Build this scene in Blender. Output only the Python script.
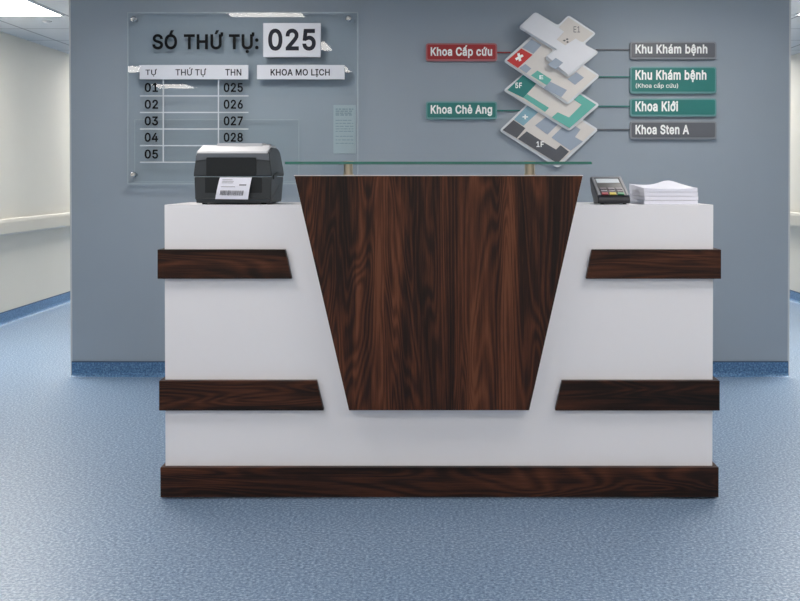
import bpy, bmesh, math, random
from mathutils import Vector

for o in list(bpy.data.objects):
    bpy.data.objects.remove(o)
scene = bpy.context.scene
COL = scene.collection
random.seed(7)

# ------------------------------------------------------------------ camera
F = 1008.0                      # focal length in pixels of the 800x601 frame
PITCH = math.radians(0.8)
HX, HY = 438.0, 176.0           # vanishing point of the depth direction
CX, CY = HX, HY + F * math.tan(PITCH)
CP, SP = math.cos(PITCH), math.sin(PITCH)


def ray(px, py):
    u = (px - CX) / F
    v = -(py - CY) / F
    d = (u, CP + v * SP, v * CP - SP)
    return d[0] / d[1], d[2] / d[1]


CAM_H = -ray(438, 499.5)[1] * 3.6      # floor meets the plinth foot here


def at(px, py, Y):
    """world X, Z of a photo point at the distance Y"""
    a, b = ray(px, py)
    return a * Y, CAM_H + b * Y


def atX(px, Y, py=300):
    return at(px, py, Y)[0]


def atZ(py, Y):
    return at(438, py, Y)[1]


cam_data = bpy.data.cameras.new('camera')
cam = bpy.data.objects.new('camera', cam_data)
COL.objects.link(cam)
cam.location = (0, 0, CAM_H)
cam.rotation_euler = (math.pi / 2 - PITCH, 0, 0)
cam_data.sensor_width = 36
cam_data.lens = F * 36 / 800
cam_data.shift_x = -(CX - 400) / 800
cam_data.shift_y = (CY - 300.5) / 800
cam_data.clip_start = 0.05
scene.camera = cam

# ------------------------------------------------------------------ light set-up
world = bpy.data.worlds.new('world')
scene.world = world
world.use_nodes = True
world.node_tree.nodes['Background'].inputs[0].default_value = (1.0, 0.93, 0.84, 1)
world.node_tree.nodes['Background'].inputs[1].default_value = 0.55
LAMP_STRENGTH = 13.0
CORRIDOR_STRENGTH = 25.0
LAMP_COLOUR = (1.0, 0.935, 0.86)
scene.view_settings.view_transform = 'Standard'
scene.view_settings.look = 'None'
scene.view_settings.gamma = 1
scene.view_settings.use_curve_mapping = False
scene.view_settings.exposure = 0.45

CEIL = 2.285
YW = CAM_H / -ray(438, 376.0)[1]       # front face of the grey wall
YF = 3.60                              # front of the ledges and the plinth
YB = 3.622                              # front of the white body


# ------------------------------------------------------------------ materials
def lin(c):
    return tuple(((v / 255) / 12.92 if v / 255 <= 0.04045 else ((v / 255 + 0.055) / 1.055) ** 2.4) for v in c) + (1.0,)


def mat(name, rgb, rough=0.5, metal=0.0, spec=0.5, coat=0.0, var=0.0, vscale=30.0, bump=0.0, bscale=400.0):
    m = bpy.data.materials.new(name)
    m.use_nodes = True
    nt = m.node_tree
    b = nt.nodes['Principled BSDF']
    b.inputs['Base Color'].default_value = lin(rgb)
    b.inputs['Roughness'].default_value = rough
    b.inputs['Metallic'].default_value = metal
    b.inputs['Specular IOR Level'].default_value = spec
    b.inputs['Coat Weight'].default_value = coat
    tc = nt.nodes.new('ShaderNodeTexCoord')
    if var >= 0:
        n = nt.nodes.new('ShaderNodeTexNoise')
        n.inputs['Scale'].default_value = vscale
        n.inputs['Detail'].default_value = 4
        nt.links.new(tc.outputs['Object'], n.inputs['Vector'])
        mx = nt.nodes.new('ShaderNodeMix')
        mx.data_type = 'RGBA'
        v = max(var, 0.02)
        c = lin(rgb)
        mx.inputs[6].default_value = tuple(x * (1 - v) for x in c[:3]) + (1,)
        mx.inputs[7].default_value = tuple(min(1, x * (1 + v)) for x in c[:3]) + (1,)
        nt.links.new(n.outputs['Fac'], mx.inputs[0])
        nt.links.new(mx.outputs[2], b.inputs['Base Color'])
    if bump > 0:
        n2 = nt.nodes.new('ShaderNodeTexNoise')
        n2.inputs['Scale'].default_value = bscale
        nt.links.new(tc.outputs['Object'], n2.inputs['Vector'])
        bp = nt.nodes.new('ShaderNodeBump')
        bp.inputs['Strength'].default_value = bump
        bp.inputs['Distance'].default_value = 0.001
        nt.links.new(n2.outputs['Fac'], bp.inputs['Height'])
        nt.links.new(bp.outputs[0], b.inputs['Normal'])
    return m


def ramp(nt, stops):
    r = nt.nodes.new('ShaderNodeValToRGB')
    el = r.color_ramp.elements
    while len(el) < len(stops):
        el.new(0.5)
    for e, (p, c) in zip(el, stops):
        e.position = p
        e.color = lin(c)
    return r


def wood(name, along, stretch=1.0, lift=1.0):
    """dark walnut veneer, grain running along 'x' or 'z'"""
    m = bpy.data.materials.new(name)
    m.use_nodes = True
    nt = m.node_tree
    L = nt.links.new
    b = nt.nodes['Principled BSDF']
    tc = nt.nodes.new('ShaderNodeTexCoord')

    def mapped(across, length):
        mp = nt.nodes.new('ShaderNodeMapping')
        mp.inputs['Scale'].default_value = (across, 1, length) if along == 'z' else (length, 1, across)
        L(tc.outputs['Object'], mp.inputs['Vector'])
        return mp

    def noise(mp, detail=4, dist=0.0, rough=0.5):
        n = nt.nodes.new('ShaderNodeTexNoise')
        n.inputs['Scale'].default_value = 1
        n.inputs['Detail'].default_value = detail
        n.inputs['Distortion'].default_value = dist
        n.inputs['Roughness'].default_value = rough
        L(mp.outputs[0], n.inputs['Vector'])
        return n
    broad = noise(mapped(13, 0.6), 4, 0.4)
    field = noise(mapped(6.5, 0.75), 2.0, 0.6)
    fine = noise(mapped(150, 3.5), 5, 0.3, 0.65)
    pores = noise(mapped(380, 12.0), 3, 0.2, 0.7)

    def op(kind, a, c):
        q = nt.nodes.new('ShaderNodeMath')
        q.operation = kind
        for sock, v in zip(q.inputs, (a, c)):
            if isinstance(v, (int, float)):
                sock.default_value = v
            elif v is not None:
                L(v, sock)
        return q.outputs[0]
    # growth rings: contour lines of a long soft noise field give cathedral figure
    rings = op('SINE', op('MULTIPLY', field.outputs['Fac'], 150.0), None)
    rings = op('MULTIPLY', rings, 0.07)
    s = op('ADD', op('ADD', op('MULTIPLY', broad.outputs['Fac'], 0.95), rings),
           op('ADD', op('MULTIPLY', fine.outputs['Fac'], 0.34), op('MULTIPLY', pores.outputs['Fac'], 0.30)))
    k = lift
    r = ramp(nt, [(0.56, (int(15 * k), int(9 * k), int(8 * k))), (0.74, (int(40 * k), int(21 * k), int(14 * k))),
                  (0.90, (int(78 * k), int(42 * k), int(26 * k))), (1.0, (int(98 * k), int(58 * k), int(38 * k)))])
    L(s, r.inputs[0])
    L(r.outputs[0], b.inputs['Base Color'])
    b.inputs['Roughness'].default_value = 0.42
    b.inputs['Specular IOR Level'].default_value = 0.22
    bp = nt.nodes.new('ShaderNodeBump')
    bp.inputs['Strength'].default_value = 0.15
    bp.inputs['Distance'].default_value = 0.001
    L(fine.outputs['Fac'], bp.inputs['Height'])
    L(bp.outputs[0], b.inputs['Normal'])
    return m


def clear_mat(name, tint=(1, 1, 1), ior=1.5, rough=0.0):
    m = bpy.data.materials.new(name)
    m.use_nodes = True
    nt = m.node_tree
    nt.nodes.remove(nt.nodes['Principled BSDF'])
    out = nt.nodes['Material Output']
    tr = nt.nodes.new('ShaderNodeBsdfTransparent')
    tr.inputs[0].default_value = tint + (1,)
    gl = nt.nodes.new('ShaderNodeBsdfGlossy')
    gl.inputs['Roughness'].default_value = rough
    fr = nt.nodes.new('ShaderNodeFresnel')
    fr.inputs[0].default_value = ior
    mx = nt.nodes.new('ShaderNodeMixShader')
    ge = nt.nodes.new('ShaderNodeNewGeometry')
    sb = nt.nodes.new('ShaderNodeMath')
    sb.operation = 'SUBTRACT'
    sb.inputs[0].default_value = 1.0
    nt.links.new(ge.outputs['Backfacing'], sb.inputs[1])
    ml = nt.nodes.new('ShaderNodeMath')
    ml.operation = 'MULTIPLY'
    nt.links.new(fr.outputs[0], ml.inputs[0])
    nt.links.new(sb.outputs[0], ml.inputs[1])
    nt.links.new(ml.outputs[0], mx.inputs[0])
    nt.links.new(tr.outputs[0], mx.inputs[1])
    nt.links.new(gl.outputs[0], mx.inputs[2])
    nt.links.new(mx.outputs[0], out.inputs[0])
    return m


def emit_mat(name, rgb, strength):
    m = bpy.data.materials.new(name)
    m.use_nodes = True
    nt = m.node_tree
    b = nt.nodes['Principled BSDF']
    b.inputs['Base Color'].default_value = (0.8, 0.8, 0.8, 1)
    b.inputs['Emission Color'].default_value = tuple(rgb) + (1,)
    b.inputs['Emission Strength'].default_value = strength
    return m


def floor_mat(name, dark, mid, light, rough=0.42):
    m = bpy.data.materials.new(name)
    m.use_nodes = True
    nt = m.node_tree
    L = nt.links.new
    b = nt.nodes['Principled BSDF']
    tc = nt.nodes.new('ShaderNodeTexCoord')
    n = nt.nodes.new('ShaderNodeTexNoise')
    n.inputs['Scale'].default_value = 100
    n.inputs['Detail'].default_value = 5
    n.inputs['Roughness'].default_value = 0.7
    L(tc.outputs['Object'], n.inputs['Vector'])
    r = ramp(nt, [(0.36, dark), (0.50, mid), (0.64, light)])
    L(n.outputs['Fac'], r.inputs[0])
    L(r.outputs[0], b.inputs['Base Color'])
    b.inputs['Roughness'].default_value = rough
    b.inputs['Specular IOR Level'].default_value = 0.5
    n2 = nt.nodes.new('ShaderNodeTexNoise')
    n2.inputs['Scale'].default_value = 60
    L(tc.outputs['Object'], n2.inputs['Vector'])
    bp = nt.nodes.new('ShaderNodeBump')
    bp.inputs['Strength'].default_value = 0.04
    bp.inputs['Distance'].default_value = 0.001
    L(n2.outputs['Fac'], bp.inputs['Height'])
    L(bp.outputs[0], b.inputs['Normal'])
    return m


def ceiling_mat():
    m = bpy.data.materials.new('ceiling_tile')
    m.use_nodes = True
    nt = m.node_tree
    L = nt.links.new
    b = nt.nodes['Principled BSDF']
    tc = nt.nodes.new('ShaderNodeTexCoord')
    mp = nt.nodes.new('ShaderNodeMapping')
    # grid lines at X = -2.60 + k*0.57 and Y = 7.06 + k*0.655 (world metres)
    mp.inputs['Scale'].default_value = (1 / 0.57, 1 / 0.655, 1)
    mp.inputs['Location'].default_value = (2.60 / 0.57, -7.06 / 0.655, 0)
    L(tc.outputs['Object'], mp.inputs['Vector'])
    br = nt.nodes.new('ShaderNodeTexBrick')
    br.offset = 0.0
    br.inputs['Scale'].default_value = 1.0
    br.inputs['Brick Width'].default_value = 1.0
    br.inputs['Row Height'].default_value = 1.0
    br.inputs['Mortar Size'].default_value = 0.013
    br.inputs['Mortar Smooth'].default_value = 0.1
    br.inputs['Color1'].default_value = lin((205, 208, 212))
    br.inputs['Color2'].default_value = lin((200, 204, 208))
    br.inputs['Mortar'].default_value = lin((128, 134, 140))
    L(mp.outputs[0], br.inputs['Vector'])
    L(br.outputs['Color'], b.inputs['Base Color'])
    b.inputs['Roughness'].default_value = 0.85
    return m


M = {
    'grey_wall': mat('grey_wall_paint', (149, 161, 173), 0.62, spec=0.3, var=0.02, vscale=6, bump=0.1, bscale=250),
    'cream': mat('cream_wall_paint', (205, 203, 196), 0.7, spec=0.3, var=0.02, vscale=4),
    'cap': mat('corner_guard_vinyl', (196, 200, 202), 0.5),
    'rail': mat('handrail_vinyl', (192, 189, 181), 0.4, var=0.02),
    'rail_dark': mat('handrail_bracket_grey', (120, 118, 114), 0.6),
    'white': mat('white_laminate', (226, 226, 231), 0.38, spec=0.4, var=0.01, vscale=3),
    'white_edge': mat('white_edge_band', (232, 230, 228), 0.4),
    'wood_v': wood('dark_walnut_vertical', 'z'),
    'wood_h': wood('dark_walnut_horizontal', 'x', lift=0.86),
    'floor': floor_mat('blue_vinyl', (66, 90, 120), (110, 134, 162), (164, 182, 202)),
    'base': floor_mat('blue_vinyl_skirting', (42, 80, 120), (70, 112, 154), (112, 150, 188), 0.4),
    'base_lip': mat('skirting_lip', (60, 82, 108), 0.5),
    'ceil': ceiling_mat(),
    'lamp_frame': mat('lamp_frame_white', (212, 214, 216), 0.5),
    'lamp': emit_mat('lamp_diffuser', LAMP_COLOUR, LAMP_STRENGTH),
    'lamp_corridor': emit_mat('corridor_lamp_diffuser', (1.0, 0.955, 0.88), CORRIDOR_STRENGTH),
    'acrylic': clear_mat('clear_acrylic', (0.97, 0.985, 0.99)),
    'acrylic_edge': mat('acrylic_cut_edge', (168, 182, 190), 0.2),
    'glass': clear_mat('clear_glass', (0.90, 0.96, 0.95)),
    'glass_edge': mat('green_glass_edge', (26, 104, 92), 0.12, coat=0.5, var=0.25, vscale=12),
    'steel': mat('brushed_steel', (190, 192, 194), 0.25, metal=1.0),
    'nickel': mat('satin_nickel', (176, 166, 150), 0.28, metal=1.0, var=0.08, vscale=90),
    'plate': mat('pale_plate', (212, 217, 228), 0.4),
    'ink': mat('black_lettering', (8, 11, 16), 0.6, spec=0.15),
    'ink_grey': mat('slate_lettering', (38, 42, 54), 0.6, spec=0.2),
    'line': mat('white_table_line', (206, 214, 222), 0.5),
    'letter_white': mat('white_lettering', (246, 250, 250), 0.5),
    'rim': mat('pale_map_rim', (214, 220, 226), 0.4),
    'map_cream': mat('map_cream', (214, 211, 208), 0.45),
    'map_beige': mat('map_beige', (206, 203, 200), 0.45),
    'map_white': mat('map_white', (218, 222, 230), 0.4),
    'map_blue': mat('map_blue_grey', (152, 166, 184), 0.45),
    'map_sky': mat('map_light_blue', (130, 172, 190), 0.45),
    'map_dark': mat('map_charcoal', (82, 86, 94), 0.45),
    'map_teal': mat('map_teal', (28, 124, 122), 0.45),
    'map_mint': mat('map_mint', (94, 176, 166), 0.45),
    'map_red': mat('map_red', (196, 46, 48), 0.45),
    'sign_red': mat('sign_red', (156, 34, 40), 0.4),
    'sign_teal': mat('sign_teal', (30, 118, 114), 0.4),
    'sign_grey': mat('sign_grey', (92, 96, 104), 0.4),
    'lip_red': mat('sign_lip_rose', (166, 104, 110), 0.4),
    'lip_teal': mat('sign_lip_aqua', (104, 152, 156), 0.4),
    'lip_grey': mat('sign_lip_grey', (132, 138, 146), 0.4),
    'paper': mat('white_paper', (218, 220, 233), 0.8, var=0.02, vscale=60),
    'notice': mat('pale_notice_paper', (164, 182, 190), 0.7),
    'notice_ink': mat('notice_print', (120, 142, 154), 0.7),
    'pr_dark': mat('printer_charcoal', (36, 42, 47), 0.42, bump=0.2, bscale=900),
    'pr_mid': mat('printer_grey', (88, 94, 102), 0.45),
    'pr_side': mat('printer_side_grey', (40, 47, 53), 0.45),
    'pr_silver': mat('printer_silver', (176, 179, 186), 0.45),
    'pr_black': mat('printer_window', (22, 27, 31), 0.4, spec=0.3),
    'label_ink': mat('label_print', (90, 90, 94), 0.7),
    'rubber': mat('black_rubber', (16, 16, 18), 0.7),
    'pos': mat('terminal_charcoal', (32, 34, 42), 0.42),
    'pos_dark': mat('terminal_black', (14, 14, 18), 0.3),
    'pos_rim': mat('terminal_grey_rim', (84, 88, 98), 0.4),
    'screen': mat('terminal_screen', (206, 212, 220), 0.15),
    'key_grey': mat('key_grey', (104, 98, 108), 0.5),
    'key_red': mat('key_red', (150, 62, 72), 0.5),
    'key_yellow': mat('key_yellow', (200, 184, 84), 0.5),
    'key_green': mat('key_green', (36, 116, 78), 0.5),
}


# ------------------------------------------------------------------ mesh helpers
def box(bm, x0, x1, y0, y1, z0, z1, mi=0):
    v = [bm.verts.new(p) for p in ((x0, y0, z0), (x1, y0, z0), (x1, y1, z0), (x0, y1, z0),
                                   (x0, y0, z1), (x1, y0, z1), (x1, y1, z1), (x0, y1, z1))]
    for f in ((0, 3, 2, 1), (4, 5, 6, 7), (0, 1, 5, 4), (1, 2, 6, 5), (2, 3, 7, 6), (3, 0, 4, 7)):
        bm.faces.new([v[i] for i in f]).material_index = mi


def prism(bm, pts, axis, a, b, mi=0):
    """pts outline in the two other axes, extruded along axis from a to b"""
    def P(p, t):
        if axis == 'y':
            return (p[0], t, p[1])
        if axis == 'x':
            return (t, p[0], p[1])
        return (p[0], p[1], t)
    A = [bm.verts.new(P(p, a)) for p in pts]
    B = [bm.verts.new(P(p, b)) for p in pts]
    n = len(pts)
    fs = [bm.faces.new(A), bm.faces.new(B[::-1])]
    for i in range(n):
        fs.append(bm.faces.new((A[i], B[i], B[(i + 1) % n], A[(i + 1) % n])))
    for f in fs:
        f.material_index = mi
    return fs


def cyl(bm, c, r, axis, a, b, n=24, mi=0, r2=None):
    r2 = r if r2 is None else r2
    A, B = [], []
    for i in range(n):
        t = 2 * math.pi * i / n
        for (lst, rr, s) in ((A, r, a), (B, r2, b)):
            p = (c[0] + rr * math.cos(t), c[1] + rr * math.sin(t))
            q = {'y': (p[0], s, p[1]), 'x': (s, p[0], p[1]), 'z': (p[0], p[1], s)}[axis]
            lst.append(bm.verts.new(q))
    bm.faces.new(A).material_index = mi
    bm.faces.new(B[::-1]).material_index = mi
    for i in range(n):
        bm.faces.new((A[i], B[i], B[(i + 1) % n], A[(i + 1) % n])).material_index = mi


def rounded(pts, r, n=5):
    out = []
    m = len(pts)
    for i in range(m):
        p = Vector(pts[i])
        a = (Vector(pts[i - 1]) - p)
        b = (Vector(pts[(i + 1) % m]) - p)
        k = min(r, a.length * 0.45, b.length * 0.45)
        a.normalize()
        b.normalize()
        s, e = p + a * k, p + b * k
        for j in range(n + 1):
            t = j / n
            q = s * (1 - t) ** 2 + p * 2 * t * (1 - t) + e * t * t
            out.append((q.x, q.y))
    return out


def grow(pts, d):
    """offset an outline outwards by d"""
    m = len(pts)
    area = sum(pts[i][0] * pts[(i + 1) % m][1] - pts[(i + 1) % m][0] * pts[i][1] for i in range(m))
    sg = 1 if area > 0 else -1
    out = []
    for i in range(m):
        p = Vector(pts[i])
        a = (p - Vector(pts[i - 1])).normalized()
        b = (Vector(pts[(i + 1) % m]) - p).normalized()
        na = Vector((a.y, -a.x)) * sg
        nb = Vector((b.y, -b.x)) * sg
        q = (na + nb)
        q = q / max(0.55, q.dot(na))
        out.append(tuple(p + q * d))
    return out


ROOTLOC = {}


def thing(name, loc, label, cat, group=None):
    o = bpy.data.objects.new(name, None)
    COL.objects.link(o)
    o.empty_display_size = 0.05
    o.location = loc
    o['label'] = label
    o['category'] = cat
    if group:
        o['group'] = group
    ROOTLOC[o.name] = Vector(loc)
    return o


def put(name, bm, mats, parent=None, bevel=0.0, smooth=False, recalc=True, seg=2):
    if recalc:
        bmesh.ops.recalc_face_normals(bm, faces=bm.faces[:])
    me = bpy.data.meshes.new(name)
    if bevel > 0:
        es = [e for e in bm.edges if len(e.link_faces) == 2 and e.calc_face_angle(0) > 0.5]
        bmesh.ops.bevel(bm, geom=es, offset=bevel, segments=seg, affect='EDGES', profile=0.7, clamp_overlap=True)
    if parent is not None:
        off = ROOTLOC[parent.name]
        for v in bm.verts:
            v.co -= off
    bm.to_mesh(me)
    bm.free()
    if not isinstance(mats, (list, tuple)):
        mats = [mats]
    for m in mats:
        me.materials.append(m)
    if smooth:
        for p in me.polygons:
            p.use_smooth = True
    o = bpy.data.objects.new(name, me)
    COL.objects.link(o)
    if parent is not None:
        o.parent = parent
        ROOTLOC[o.name] = ROOTLOC[parent.name]
    return o


def single(o, label, cat, group=None):
    o['label'] = label
    o['category'] = cat
    if group:
        o['group'] = group
    return o


def recenter(o, loc):
    off = Vector(loc)
    for v in o.data.vertices:
        v.co -= off
    o.location = loc
    return o


def struct(name, bm, mats, bevel=0.0):
    o = put(name, bm, mats, None, bevel)
    o['kind'] = 'structure'
    return o


def px_poly(pts, Y):
    return [at(x, y, Y) for x, y in pts]


def slab(name, pts, Y, th, m, parent, round_r=0.0, bevel=0.0):
    q = px_poly(pts, Y)
    if round_r:
        q = rounded(q, round_r)
    bm = bmesh.new()
    prism(bm, q, 'y', Y, Y + th)
    return put(name, bm, m, parent, bevel)


def rect(x0, y0, x1, y1):
    return [(x0, y1), (x1, y1), (x1, y0), (x0, y0)]


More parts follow.
